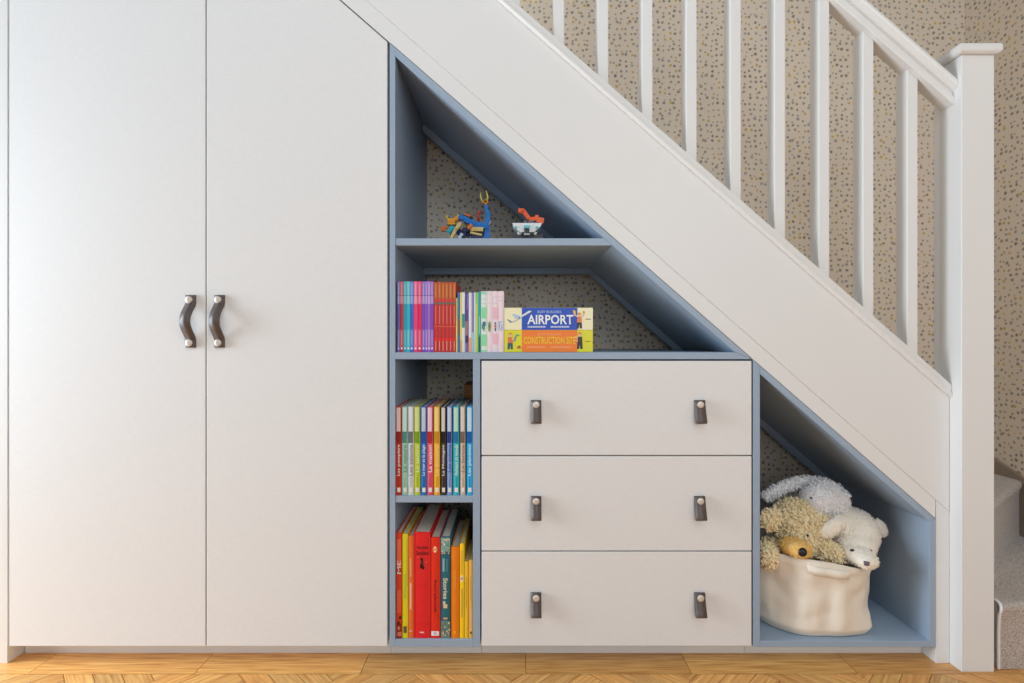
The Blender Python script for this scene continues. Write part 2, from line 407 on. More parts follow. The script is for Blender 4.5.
half = [(-0.012, 0.0), (-0.014, 0.003), (-0.014, 0.016), (-0.0125, 0.019), (-0.009, 0.022), (-0.0085, 0.028), (-0.011, 0.033), (-0.018, 0.036), (-0.0235, 0.041), (-0.0255, 0.048), (-0.024, 0.056), (-0.018, 0.063), (-0.008, 0.067)]
prof = half+[(0.008, 0.068)]+[(0.016-y, d) for y, d in reversed(half)]
prof = [(y, d) for y, d in prof]
sweep('handrail', prof, XL, NX0-.0003, zH, WHITE, st)
for i in range(10):
    xr_ = FX(520+44.22*i); xl = xr_-0.0270
    zb = lambda x: zT(x)+0.0345
    bm = bmesh.new(); ch = 0.0016
    plan = [(xl+ch, 0.0), (xr_-ch, 0.0), (xr_, ch), (xr_, 0.041-ch), (xr_-ch, 0.041), (xl+ch, 0.041), (xl, 0.041-ch), (xl, ch)]
    A = [bm.verts.new((x, y, zb(x)+.0002)) for x, y in plan]; B = [bm.verts.new((x, y, zH(x)-.0002)) for x, y in plan]
    bm.faces.new(A); bm.faces.new(list(reversed(B)))
    for k in range(8): bm.faces.new([A[k], A[(k+1) % 8], B[(k+1) % 8], B[k]])
    link('baluster', bm, WHITE, st)
nw = box('newel_post', (NX0, NX1, NY0, NY1, 0.0, 1.5025), WHITE, st, bev=0.0015)
bm = bmesh.new(); add_box(bm, NX0-.012, NX1+.010, NY0-.012, NY1+.012, 1.503, 1.5285)
vert_e = [ed for ed in bm.edges if abs(ed.verts[0].co.z-ed.verts[1].co.z) < 1e-5]
bmesh.ops.bevel(bm, geom=vert_e, offset=0.009, segments=4, affect='EDGES', profile=0.5)
link('newel_cap', bm, WHITE, nw)
# the flight behind the stringer
bm = bmesh.new(); pts = []; z = 0.345; x = 1.17; nst = 10
und = lambda x: 0.325+MS*(1.17-x)
for k in range(nst):
    pts.append((x, z)); z += 0.19; pts.append((x, z)); x -= 0.2178
pts.append((x, z)); pts.append((x, und(x))); pts.append((1.17, und(1.17)-.0))
add_prism(bm, pts, 0.05, 0.64); link('flight', bm, WHITE, st)
# two winder steps on the right
tri1 = [(1.20, -0.015), (XR-.002, -0.015), (XR-.002, 0.44), (1.20, 0.068)]
bm = bmesh.new(); add_prism(bm, tri1, 0, 0.157, axis='Z'); link('step', bm, WHITE, st)
tri2 = [(1.20, 0.0695), (XR-.002, 0.441), (XR-.002, 0.643), (1.20, 0.643)]
bm = bmesh.new(); add_prism(bm, tri2, 0, 0.336, axis='Z'); link('step', bm, WHITE, st)
# carpet
cp = thing('stair_carpet', 'oatmeal loop-pile carpet covering the two bottom winder steps right of the newel', 'carpet')
def rolled(prof, left, right, name):
    """carpet skin: profile of (s, z) offsets swept between a left line and a right line"""
    bm = bmesh.new(); rows = []
    for (s0, z, s1) in prof:
        a = Vector(left(s0, s1)); b = Vector(right(s0, s1))
        rows.append([bm.verts.new((a.x+(b.x-a.x)*k/12, a.y+(b.y-a.y)*k/12, z)) for k in range(13)])
    for r0, r1 in zip(rows, rows[1:]):
        for k in range(12): bm.faces.new([r0[k], r0[k+1], r1[k+1], r1[k]])
    o = link(name, bm, CARPET, cp, True)
    md = o.modifiers.new('pile', 'SOLIDIFY'); md.thickness = 0.006; md.offset = -1
    return o
nose = [(0.0, 0.001), (0.0, 0.06), (0.0, 0.12), (-0.003, 0.140), (-0.008, 0.150)]
r = 0.012
arc = [(-0.006+0.0+r-r*math.cos(a)-r*0.2, 0.1656-r+r*math.sin(a)) for a in [math.pi/2*k/5 for k in range(6)]]
pf = [(-0.001, 0.001), (-0.001, 0.05), (-0.001, 0.10), (-0.003, 0.135), (-0.008, 0.148)]+arc
prof1 = [(y-0.023, z, 0) for y, z in pf]
bm = bmesh.new(); rows = []
def yback(x): return 0.052+(x-1.19)*(0.43-0.052)/(1.68-1.19)
xs = [1.197+(XR-.003-1.197)*k/16 for k in range(17)]
for y, z, _ in prof1: rows.append([bm.verts.new((x, y, z)) for x in xs])
for t in (0.1, 0.3, 0.6, 1.0): rows.append([bm.verts.new((x, -0.012+(yback(x)+.012)*t, 0.1656)) for x in xs])
for z in (0.20, 0.26, 0.30): rows.append([bm.verts.new((x, yback(x)+.0005, z)) for x in xs])
nx, ny = 0.61, -0.79
for (o_, z) in ((0.003, 0.318), (0.008, 0.327), (0.010, 0.334), (0.008, 0.341), (0.002, 0.345), (-0.008, 0.3465)):
    rows.append([bm.verts.new((min(x+nx*o_, XR-.003), yback(x)+ny*o_, z)) for x in xs])
for t in (0.15, 0.5, 1.0): rows.append([bm.verts.new((x, yback(x)+.008+(0.640-yback(x)-.008)*t, 0.3465)) for x in xs])
for r0, r1 in zip(rows, rows[1:]):
    for k in range(16): bm.faces.new([r0[k], r0[k+1], r1[k+1], r1[k]])
o = link('pile', bm, CARPET, cp, True)
# stitched binding down the cut left edge
bm = bmesh.new(); path = [(1.194, y-0.023, z) for y, z in pf]+[(1.194, -0.012+0.06*t, 0.1662) for t in (0.3, 0.6, 0.95)]
dense = []
for a, b in zip(path, path[1:]):
    a = Vector(a); b = Vector(b); n = max(1, int((b-a).length/0.0016))
    for k in range(n): dense.append(a+(b-a)*k/n)
add_tube(bm, dense, 0.004, 8, radii=[0.0040 if k % 3 else 0.0032 for k in range(len(dense))])
bo = link('binding', bm, mat((240, 238, 240), 0.9, bump=0.3, scale=600), cp, True); bo['label'] = 'white stitched edge binding'

# ------------------------------------------------------------------ books
def book(label, group, px0, px1, pyt, pyb, depth, color, patches=(), title=None, y0=0.006, hard=False, name='book', bulge=0.0, cat='book', pages=True, rgh=0.35):
    """a shelved book: spine to the front. patches: (u0,u1,v0,v1,rgb) in spine fractions (v from the bottom)
    title: (text, u0,u1,v0,v1,rgb,turn)"""
    g = 0.05
    xa, xb = (px0+g-512)/FP*(D+y0), (px1-g-512)/FP*(D+y0)
    zt, zb = H-(pyt-341)/FP*(D+y0), pyb
    zb = zb+0.0003
    t = thing(name, label, cat, group)
    mats = [mat(color, rgh, vary=0.03, scale=30)]
    bm = bmesh.new(); cov = 0.0014 if not hard else 0.0022
    add_box(bm, xa, xa+cov, y0+cov*0.2, y0+depth, zb, zt)
    add_box(bm, xb-cov, xb, y0+cov*0.2, y0+depth, zb, zt)
    n = 6; sp = []
    for k in range(n+1):
        u = k/n; sp.append((xa+(xb-xa)*u, y0+cov-bulge*math.sin(math.pi*u) - cov*min(1, 4*min(u, 1-u))))
    ring = sp+[(xb, y0+cov*1.6), (xa, y0+cov*1.6)]
    add_prism(bm, [(x, y) for x, y in ring], zb, zt, axis='Z')
    def yf(u): return y0-bulge*math.sin(math.pi*u)
    for pi_, (u0, u1, v0, v1, c) in enumerate(patches):
        up = .00022+.00004*pi_
        mats.append(mat(c, rgh)); mi = len(mats)-1
        ks = sorted({u0, u1}|{k/n for k in range(n+1) if u0 < k/n < u1})
        for a, b in zip(ks, ks[1:]):
            P = [(a, v0), (b, v0), (b, v1), (a, v1)]
            f = bm.faces.new([bm.verts.new((xa+(xb-xa)*u, min(sp[min(n, int(u*n+.5))][1], yf(u)+cov*.6 if u in (0, 1) else yf(u))-up if 0 < u < 1 else sp[0][1]-up, zb+(zt-zb)*v)) for u, v in P])
            f.material_index = mi
    link('cover', bm, mats, t)
    if pages:
        ins = 0.003 if hard else 0.0008
        box('page_block', (xa+cov+.0001, xb-cov-.0001, y0+cov*1.7, y0+depth-ins, zb+ins, zt-ins), PAGES, t)
    ts = [] if title is None else (title if isinstance(title, list) else [title])
    for (s, u0, u1, v0, v1, c, turn) in ts:
        text_mesh('title', s, mat(c, 0.5), t, xa+(xb-xa)*u0, xa+(xb-xa)*u1, zb+(zt-zb)*v0, zb+(zt-zb)*v1, y0-bulge-.0004-.00004*len(patches), turn)
    settle(t)
    return t
zdeck, zmid, zbot = FZ(352.3), FZ(495.9), FZ(639.5)

# upper row, slim paperbacks of one series
G1 = 'slim matching paperbacks at the left of the upper book shelf'
def light(c, k): return tuple(int(v+(255-v)*k) for v in c)
series = [(397.4, 399.9, (104, 104, 190), 'periwinkle paperback, leftmost of the upper shelf, against the blue side panel'),
 (399.9, 403.6, (196, 52, 66), 'coral red paperback standing between periwinkle and turquoise paperbacks'),
 (403.6, 406.7, (24, 168, 186), 'turquoise paperback standing just right of the coral red one'),
 (406.7, 410.0, (40, 190, 214), 'bright aqua paperback between the turquoise and the royal blue paperbacks'),
 (410.0, 413.5, (44, 110, 204), 'royal blue paperback standing just left of the pink paperbacks'),
 (413.6, 417.5, (240, 62, 120), 'hot pink paperback standing just right of the royal blue one'),
 (417.5, 421.8, (222, 28, 92), 'deep magenta paperback between the hot pink one and the purple ones'),
 (422.0, 424.9, (124, 74, 190), 'purple paperback standing just right of the magenta one'),
 (424.9, 427.7, (134, 84, 196), 'second purple paperback from the magenta one'),
 (427.7, 430.4, (158, 104, 208), 'lilac paperback standing among the purple ones left of the red series'),
 (430.4, 433.7, (144, 66, 176), 'violet paperback touching the row of red paperbacks')]
for (a, b, c, l) in series:
    lt, lt2 = light(c, .32), light(c, .22)
    book(l, G1, a, b, 281.3, zdeck, 0.125, c, [(0.04, .96, .80, .99, lt), (0.04, .96, .795, .803, tuple(int(v*.7) for v in c)), (0.04, .96, .68, .793, light(c, .42)), (0.04, .96, .03, .32, lt2), (.3, .7, .04, .065, (240, 240, 250)), (.42, .58, .1, .3, light(c, .55)), (.42, .58, .7, .96, light(c, .6))])
G2 = 'red and bronze paperbacks on the upper book shelf'
rb = [433.9, 437.6, 441.3, 444.9, 448.7, 452.4, 456.0]
ords = ['red paperback with a bronze top band, first of its series beside the violet paperback', 'red paperback with a bronze top band, second of its series from the violet paperback',
        'red paperback with a bronze top band, third of its series from the violet paperback', 'red paperback with a bronze top band, fourth of its series from the violet paperback',
        'red paperback with a bronze top band, fifth of its series, next to its last one', 'red paperback with a bronze top band, last of its series beside the thin yellow book']
for k in range(6):
    c = (200, 40, 38)
    book(ords[k], G2, rb[k], rb[k+1], 282.1, zdeck, 0.13, c, [(0.04, .96, .76, .995, (190, 92, 32)), (.35, .65, .78, .97, (214, 130, 54)), (.04, .96, .72, .757, (222, 56, 50)), (0.04, .96, .68, .715, (120, 104, 84)), (.04, .96, .36, .375, (230, 96, 52)), (.04, .96, .165, .2, (236, 30, 26)), (.38, .62, .02, .16, (232, 150, 130)), (.36, .64, .40, .66, (226, 110, 92))])
G3 = 'thin picture paperbacks in the middle of the upper book shelf'
thin = [(456.1, 457.5, 298, (222, 224, 70), [(0, 1, .6, 1, (200, 214, 60))], 'very thin yellow paperback just right of the red series'),
 (457.5, 460.1, 292.6, (36, 110, 184), [(0, 1, .30, .55, (136, 84, 78)), (.3, .6, .62, .95, (40, 140, 210))], 'thin blue paperback with a brownish middle beside the red series'),
 (460.1, 461.9, 292.6, (236, 214, 84), [(0, 1, .0, .2, (226, 160, 60))], 'thin yellow paperback between the blue and the white one'),
 (461.9, 464.8, 292.4, (232, 232, 230), [(0.05, .95, .41, .64, (26, 150, 148))], 'thin white paperback with a teal label on its spine'),
 (464.8, 468.7, 292.4, (92, 68, 140), [(0.0, .45, .8, 1, (40, 40, 96)), (.0, 1, .28, .52, (148, 116, 124)), (.0, 1, .17, .27, (60, 36, 92)), (0, .3, 0, .15, (90, 150, 80)), (.3, 1, .0, .15, (130, 84, 190)), (.5, 1, .72, .98, (126, 110, 196))], 'dark purple paperback just left of the white one with an orange foot'),
 (468.7, 471.6, 292.6, (236, 232, 232), [(0, 1, .0, .24, (244, 168, 66))], 'thin white paperback with an orange foot'),
 (471.6, 474.1, 292.6, (140, 128, 196), [(0, 1, .0, .33, (160, 206, 236))], 'thin lavender paperback with a pale blue foot'),
 (474.1, 475.7, 292.4, (206, 230, 228), [], 'very thin pale mint paperback left of the lime one'),
 (475.7, 478.1, 292.4, (186, 216, 62), [(0, .5, .82, 1, (110, 190, 90))], 'thin lime green paperback beside the teal one'),
 (478.1, 480.8, 292.2, (22, 164, 178), [(0, 1, .0, .26, (14, 96, 96)), (.3, .7, .3, .6, (140, 204, 206))], 'thin teal paperback touching the wide mint and white book')]
for (a, b, tp, c, pt, l) in thin: book(l, G3, a, b, tp, zdeck, 0.115, c, pt)
G4 = 'wide pastel books right of the thin paperbacks'
book('white picture book with mint green squares on its spine', G4, 480.9, 486.7, 291.3, zdeck, 0.16, (226, 238, 228),
     [(0.1, .95, .555, .735, (134, 226, 160)), (.1, .95, .10, .29, (134, 226, 160)), (.1, .95, 0.005, .035, (150, 226, 170)), (.1, .9, .95, .99, (150, 220, 170)), (.15, .7, .38, .46, (60, 150, 120)), (.3, .85, .43, .5, (46, 120, 130)), (.35, .6, .345, .38, (90, 150, 110)), (.1, .9, .80, .806, (170, 180, 176)), (.1, .9, .87, .876, (170, 180, 176))])
book('white picture book with a green oval on its spine', G4, 486.7, 492.3, 291.1, zdeck, 0.16, (242, 226, 230),
     [(.25, .75, .36, .48, (122, 160, 84)), (.35, .65, .33, .5, (122, 160, 84)), (.38, .62, .40, .45, (84, 120, 60)), (.1, .9, .95, .955, (200, 190, 196)), (.1, .9, .80, .806, (200, 190, 196)), (.1, .9, .08, .086, (220, 200, 204))])
book('pink and white picture book with a small dark figure on its spine', G4, 492.3, 497.9, 291.1, zdeck, 0.16, (242, 224, 230),
     [(.08, .95, .54, .735, (240, 188, 202)), (.08, .95, .13, .30, (240, 188, 202)), (.4, .65, .455, .49, (40, 34, 34)), (.35, .7, .40, .45, (176, 110, 90)), (.4, .65, .345, .395, (46, 46, 52)), (.1, .9, .90, .906, (190, 180, 190)), (.1, .9, .80, .806, (200, 190, 196))])
book('pale pink picture book with light blue marks, left of the stacked picture boxes', G4, 497.9, 503.8, 291.1, zdeck, 0.16, (244, 222, 230),
     [(.15, .8, .49, .505, (128, 190, 226)), (.15, .35, .38, .49, (128, 190, 226)), (.5, .8, .44, .455, (128, 190, 226)), (.55, .75, .37, .43, (128, 190, 226)), (.2, .7, .355, .37, (128, 190, 226)), (.1, .9, .90, .906, (196, 186, 196)), (.1, .9, .84, .846, (200, 190, 200)), (.1, .9, .10, .106, (224, 206, 212))])

# middle column row
G5 = 'matching picture encyclopedias in the middle of the book column'
W0 = (232, 228, 226)
row2 = [(36.5, 73, (196, 52, 34), (232, 204, 202), (150, 28, 20), W0, 'Les pompiers', 'brick red', 'leftmost of its row'),
 (75, 110, (158, 214, 196), (206, 232, 222), (70, 140, 124), (96, 160, 142), 'La nature', 'mint green', 'between the brick red and the white one'),
 (112, 148, (216, 216, 222), (226, 226, 230), (110, 110, 120), (140, 140, 150), 'Les saisons', 'white', 'between the mint green and the lime one'),
 (150, 188, (190, 206, 50), (214, 224, 150), (120, 160, 20), (224, 234, 160), 'La savane', 'lime green', 'just left of the cobalt blue one'),
 (192, 228, (26, 116, 200), (190, 206, 236), (12, 78, 176), (206, 226, 246), 'La mer et la plage', 'cobalt blue', 'between the lime and the rose pink one'),
 (230, 268, (226, 88, 112), (240, 200, 212), (178, 36, 48), (246, 216, 222), 'La maison', 'rose pink', 'just left of the golden yellow one'),
 (272, 310, (240, 176, 40), (244, 214, 130), (196, 140, 20), (248, 220, 140), 'Les dinosaures', 'golden yellow', 'between the rose pink and the black one'),
 (316, 348, (62, 52, 52), (214, 210, 206), (20, 16, 18), (226, 220, 214), 'La Montagne', 'black', 'just right of the golden yellow one'),
 (354, 386, (132, 158, 208), (200, 210, 232), (34, 52, 130), (70, 96, 170), 'Les avions', 'periwinkle', 'between the black and the turquoise one'),
 (392, 430, (40, 186, 200), (190, 224, 210), (10, 120, 164), (204, 236, 214), 'Animaux du monde', 'turquoise', 'just right of the periwinkle one'),
 (436, 468, (206, 184, 170), (222, 210, 204), (120, 98, 84), (160, 130, 114), 'La ferme', 'beige', 'between the turquoise and the sky blue one'),
 (476, 514, (34, 176, 226), (198, 226, 240), (10, 90, 170), (210, 236, 248), 'Les planètes', 'sky blue', 'rightmost of the row')]
for (a, b, c, pale, blk, tc_, s, cn, pos) in row2:
    edge = tuple(int(v*.8) for v in c)
    book('%s hardback with a pale spine top, %s' % (cn, pos), G5, 390+a/6.21, 390+b/6.21, 406.7, zmid, 0.195, c,
         [(.12, .80, .72, .99, pale), (.8, .96, .70, .99, edge), (.04, .86, .59, .718, blk), (.25, .80, .035, .085, (238, 236, 232)), (.45, .55, .09, .20, tuple(int(v*.8) for v in c))],
         (s, .22, .82, .22 if len(s) > 10 else .26, .57, tc_, 90), hard=True, bulge=0.0006)

# bottom row: big picture books
G6 = 'large picture books at the bottom of the book column'
def bb(l, a, b, top, dep, c, pt=(), ti=None, bulge=0.0008):
    return book(l, G6, a, b, top, zbot, dep, c, pt, ti, hard=True, bulge=bulge, name='picture_book')
bb('orange red picture book with white lettering, leftmost of the bottom row', 396.3, 402.0, 532.8, 0.22, (226, 62, 34), [(.0, 1, .0, .14, (150, 20, 24)), (.15, .85, .24, .46, (232, 96, 60)), (.5, .9, .18, .21, (60, 24, 20)), (.2, .6, .13, .16, (60, 24, 20)), (.2, .9, .02, .06, (214, 130, 110)), (.3, .6, .08, .11, (230, 170, 150)), (.15, .85, .74, .94, (236, 110, 82))], ('ME', .18, .85, .61, .74, (246, 214, 200), 90))
bb('lemon yellow thin picture book between two orange red ones', 402.4, 408.0, 533.9, 0.225, (230, 222, 34), [(.2, .8, .05, .115, (96, 96, 60)), (.3, .7, .38, .62, (190, 206, 60)), (.8, 1, .5, .95, (206, 200, 60))])
bb('light orange thin picture book beside the thick red one', 408.3, 413.6, 535.6, 0.20, (236, 112, 48), [(.28, .62, .28, .54, (240, 190, 150)), (.3, .6, .6, .78, (238, 170, 120)), (.2, .8, .065, .075, (240, 180, 170))])
bk = bb('thick red picture book with a two-line black title and small black figure', 413.8, 430.3, 532.2, 0.24, (232, 32, 40), [(.4, .56, .735, .76, (30, 14, 16)), (.42, .60, .695, .735, (70, 50, 50)), (.38, .58, .66, .70, (24, 12, 14)), (.50, .64, .65, .68, (24, 12, 14)), (.08, .9, .50, .503, (200, 24, 34)), (.08, .9, .135, .138, (200, 24, 34)), (.36, .62, .05, .062, (246, 200, 200)), (.22, .28, .76, .77, (244, 120, 120)), (.74, .80, .715, .725, (244, 120, 120))],
    [('The Julia', .14, .88, .835, .87, (96, 12, 24), 0), ('Donaldson', .14, .90, .785, .825, (96, 12, 24), 0)])
bb('scarlet picture book with a pale sun emblem and white foot label', 430.6, 440.2, 537.3, 0.23, (230, 42, 24), [(.30, .64, .86, .90, (246, 220, 160)), (.38, .56, .85, .91, (246, 226, 170)), (.22, .72, .87, .89, (240, 140, 90)), (.08, .88, .025, .07, (240, 236, 238)), (.3, .6, .035, .06, (200, 190, 200))], ('Storybook', .28, .66, .25, .58, (120, 20, 24), -90))
fl = random.Random(3)
pat = [(.02, .98, .85, .99, (120, 168, 160)), (.02, .98, .0, .17, (104, 136, 124))]
for k in range(46):
    top_ = k < 26
    u = fl.uniform(.04, .84); v = fl.uniform(.83, .975) if top_ else fl.uniform(.01, .16)
    pat.append((u, u+fl.uniform(.07, .16), v, v+fl.uniform(.008, .022), fl.choice([(238, 226, 196), (226, 206, 150), (40, 110, 108), (208, 214, 190), (214, 160, 120)])))
pat += [(.2, .42, .66, .79, (130, 180, 186)), (.55, .75, .66, .79, (70, 130, 140)), (.3, .72, .19, .21, (206, 170, 130)), (.3, .7, .30, .34, (230, 200, 150)), (.25, .5, .34, .37, (230, 200, 150))]
bb('teal picture book with cream flowers at both ends of its spine', 440.7, 450.4, 536.8, 0.23, (18, 104, 120), pat, ('Stories', .28, .74, .39, .60, (236, 220, 180), -90))
bb('plain bright orange picture book beside the teal flowered one', 451.1, 459.2, 546.7, 0.21, (244, 128, 16), [(.35, .6, .05, .08, (250, 180, 60)), (.4, .6, .55, .75, (248, 150, 40))])
bb('bright yellow picture book with a tiny white emblem, right of the orange one', 459.7, 464.4, 543.6, 0.20, (250, 206, 30), [(.2, .7, .60, .66, (240, 232, 236)), (.3, .6, .615, .645, (200, 90, 110)), (.25, .6, .68, .93, (230, 180, 60)), (.3, .65, .22, .52, (206, 168, 70)), (.1, .9, .535, .59, (252, 220, 10))])
bb('short yellow book between the bright yellow and the amber one', 464.6, 468.5, 561.4, 0.16, (240, 194, 40), [(.3, .5, .4, .8, (206, 160, 40))])
bb('short amber book, rightmost of the bottom row', 468.7, 472.8, 559.9, 0.16, (236, 180, 74), [(.2, .85, .10, .38, (236, 186, 120)), (.35, .75, .055, .085, (60, 40, 26)), (.4, .6, .5, .8, (206, 160, 60))])

# cardboard box behind the middle row
bxo = thing('cardboard_box', 'tan cardboard box behind the encyclopedias in the book column', 'box')
xa, xb2 = W(464.3, 0, .262).x, FX(472.95)-.001
zt = W(0, 385.2, .262).z
bm = bmesh.new(); add_box(bm, xa, xb2, .262, .40, zmid+.0004, zt, bev=.001)
link('body', bm, mat((176, 122, 72), .8, vary=.1, scale=60), bxo)
bm = bmesh.new(); add_box(bm, xa-.0015, xb2+.0002, .2605, .4012, zt-.03, zt+.0015, bev=.001); link('lid', bm, mat((190, 134, 82), .8, vary=.1, scale=60), bxo)
settle(bxo)

# stacked activity boxes -----------------------------------------------------
def pbox(label, py0, py1, zbase, main, side, title, tcol, kind):
    y0 = 0.0065
    t = thing('activity_box', label, 'box', 'two stacked activity boxes on the upper book shelf')
    q = lambda px: (px-512)/FP*(D+y0)
    zz = lambda py: H-(py-341)/FP*(D+y0)
    x0, x1 = q(504.1), q(593.0); z0 = zbase+.0004; z1 = zz(py0)
    k = 8.904
    ux = lambda e: q(490+e/k); uz = lambda e: zz(295+e/k)
    mats = [mat(side, .35)]
    def mi(c):
        m = mat(c, .4)
        if m not in mats: mats.append(m)
        return mats.index(m)
    bm = bmesh.new(); add_box(bm, x0, x1, y0, y0+.155, z0, z1, bev=.0008)
    body = link('carton', bm, mats[:1], t)
    mats = []
    bm = bmesh.new(); yy = y0-.0003
    xm0, xm1 = ux(283), ux(778)
    add_patch(bm, [(xm0, z0+.0004), (xm1, z0+.0004), (xm1, z1-.0004), (xm0, z1-.0004)], yy, mi(main)); yy -= .0002
    def poly(pts, c, dy=0): add_patch(bm, [(ux(a), uz(b)) for a, b in pts], yy-dy, mi(c))
    def person(cx, top, hgt, vest, legs, arms):
        s = hgt/170.0; sk = (240, 196, 160)
        P = lambda pts, c, d=0: poly([(cx+a*s, top+b*s) for a, b in pts], c, d)
        P([(-26, 95), (26, 95), (30, 168), (6, 168), (0, 118), (-8, 168), (-32, 168)], legs)
        P([(-24, 36), (24, 36), (27, 100), (-27, 100)], vest, .0001)
        P([(-15, 6), (15, 6), (17, 34), (-17, 34)], sk, .0001)
        P([(-19, -4), (-10, -14), (10, -14), (19, -4), (20, 8), (-20, 8)], (226, 150, 60), .0002)
        for pa in arms: P(pa, sk, .0002)
        P([(-6, 100), (0, 100), (0, 92), (-6, 92)], (60, 40, 40), .0002)
    if kind == 'air':
        poly([(150, 214), (172, 222), (196, 238), (345, 142), (362, 134), (374, 142), (366, 156), (214, 240), (178, 248)], (120, 134, 164))
        poly([(196, 238), (345, 140), (372, 146), (212, 236)], (226, 230, 236), .0001)
        poly([(230, 214), (196, 172), (214, 168), (270, 190)], (176, 206, 226), .0002)
        poly([(250, 204), (262, 196), (268, 206), (256, 212)], (70, 80, 130), .0003)
        person(796, 168, 132, (232, 130, 60), (40, 36, 44), [[(-22, 40), (-62, 18), (-66, -8), (-52, -10), (-46, 6), (-18, 28)], [(22, 40), (56, 24), (60, -10), (46, -12), (42, 8), (18, 28)]])
        poly([(738, 136), (752, 134), (766, 150), (760, 172), (742, 168)], (240, 190, 60), .0003)
        poly([(824, 146), (840, 142), (846, 160), (832, 170)], (200, 160, 60), .0003)
        poly([(850, 212), (897, 212), (897, 219), (850, 219)], (120, 120, 100))
    else:
        person(180, 346, 140, (224, 120, 70), (42, 92, 110), [[(20, 44), (40, 52), (40, 64), (18, 66)]])
        poly([(206, 412), (232, 350), (262, 354), (262, 364), (240, 366), (222, 414)], (96, 150, 150))
        poly([(236, 470), (246, 452), (270, 452), (276, 476), (252, 482)], (216, 120, 60)); poly([(256, 452), (268, 452), (268, 464), (258, 466)], (40, 30, 30), .0002)
        person(800, 342, 140, (60, 44, 40), (44, 40, 50), [[(-22, 40), (-50, 30), (-52, 46), (-24, 58)], [(-24, 70), (-46, 76), (-44, 88), (-20, 84)]])
        poly([(846, 410), (893, 410), (893, 417), (846, 417)], (130, 120, 40))
    # tiny illegible print under and over the title kept as small dashes
    rows_ = ([(335, 494, 276, 291), (540, 706, 276, 291)] if kind == 'air' else [(330, 490, 460, 468), (540, 722, 460, 468)])
    rg = random.Random(5)
    for (a, b, c0, c1) in rows_:
        e_ = a
        while e_ < b-6:
            w_ = rg.uniform(7, 13); poly([(e_, c1), (min(b, e_+w_), c1), (min(b, e_+w_), c0), (e_, c0)], light(main, .78 if kind == 'air' else .5)); e_ += w_+3.5
    link('printed_front', bm, mats, t)
    if kind == 'air':
        text_mesh('title', title, mat(tcol, .5), t, ux(332), ux(742), uz(262), uz(176), yy-.0004)
        text_mesh('title', 'BUSY BUILDERS', mat((170, 190, 236), .5), t, ux(424), ux(634), uz(161), uz(139), yy-.0004)
    else:
        text_mesh('title', title, mat(tcol, .5), t, ux(300), ux(762), uz(436), uz(372), yy-.0004)
        text_mesh('title', 'BUSY BUILDERS', mat((250, 178, 110), .5), t, ux(424), ux(634), uz(360), uz(342), yy-.0004)
    settle(t); return z1
z1 = pbox('orange and yellow activity box lettered CONSTRUCTION SITE, under the blue one', 330.1, 352, zdeck, (246, 128, 32), (226, 222, 20), 'CONSTRUCTION SITE', (250, 206, 40), 'con')
pbox('blue and cream activity box lettered AIRPORT, lying on the orange one', 307.7, 330, z1, (28, 78, 190), (246, 240, 196), 'AIRPORT', (244, 246, 250), 'air')

# ------------------------------------------------------------------ building-brick toys on the top shelf
zsh = FZ(238.2)+.0004
def brick_seg(bm, p, q, w, dpt, Y, studs=True, mi=0):
    """box-section brick limb from px p to px q"""
    a = W(p[0], p[1], Y); b = W(q[0], q[1], Y); t = (b-a).normalized(); n = Vector((-t.z, 0, t.x)); wv = n*(w/FP*(D+Y)/2)
    pts = [a-wv, b-wv, b+wv, a+wv]
    add_prism(bm, [(v.x, v.z) for v in pts], Y-dpt/2, Y+dpt/2, mi=mi, bev=.0006)
    if studs:
        L_ = (b-a).length; k = max(1, int(L_/.008))
        for i in range(k):
            c = a+(b-a)*((i+.5)/k)
            add_tube(bm, [c+Vector((0, -dpt/2, 0)), c+Vector((0, -dpt/2-.0017, 0))], .0024, 10, mi)
def toy_part(name, root, col, segs, Y=.05, studs=True, rough=.25):
    bm = bmesh.new()
    for sgm in segs: brick_seg(bm, sgm[0], sgm[1], sgm[2], sgm[3], sgm[4] if len(sgm) > 4 else Y, studs)
    return link(name, bm, mat(col, rough), root)
ty = thing('brick_creature', 'blue and tan building-brick creature with a raised tail on the top shelf', 'toy')
BL = (20, 116, 200); TAN = (216, 190, 120); NAVY = (30, 40, 84)
Y = .06
toy_part('torso', ty, BL, [((459, 218.5), (466, 220.5), 4.4, .022), ((465, 221), (474, 225.5), 5.0, .026), ((473, 225.5), (487, 228.5), 5.4, .024)], Y)
toy_part('tail', ty, BL, [((486.5, 231), (488, 222), 5.2, .014), ((488, 224), (488, 214), 4.4, .012), ((487.6, 215), (486.2, 206.5), 3.4, .010)], Y)
toy_part('tail_joint', ty, (198, 136, 50), [((485.8, 206), (485.3, 201), 2.6, .008), ((482.5, 203.6), (488.2, 202.8), 2.4, .008)], Y, False)
bm = bmesh.new()
for (a, b, c) in (((482.6, 203.5), (480.6, 198), (480.7, 193.8)), ((487.3, 202.5), (487.6, 197), (485.9, 191.8))):
    add_tube(bm, [W(*a, Y), W(*b, Y), W(*c, Y)], .0018, 6, radii=[.0024, .002, .0008])
link('tail_claw', bm, mat((206, 200, 96), .25), ty, True)
toy_part('head', ty, (226, 156, 30), [((448, 223.5), (455.5, 223.5), 6.2, .022), ((455, 221), (458.5, 219.5), 4.2, .016)], Y)
toy_part('crest', ty, (214, 196, 70), [((447.4, 220), (446.6, 216.5), 1.8, .004), ((457.6, 218), (458.2, 215.5), 2.0, .005)], Y, False)
toy_part('jaw', ty, (40, 176, 196), [((448.4, 234), (453.5, 228), 4.4, .018)], Y)
toy_part('front_claw', ty, (206, 110, 30), [((441.2, 230.3), (445.6, 230.3), 4.6, .012), ((445.4, 230), (448.5, 228), 2.0, .006)], Y-.004)
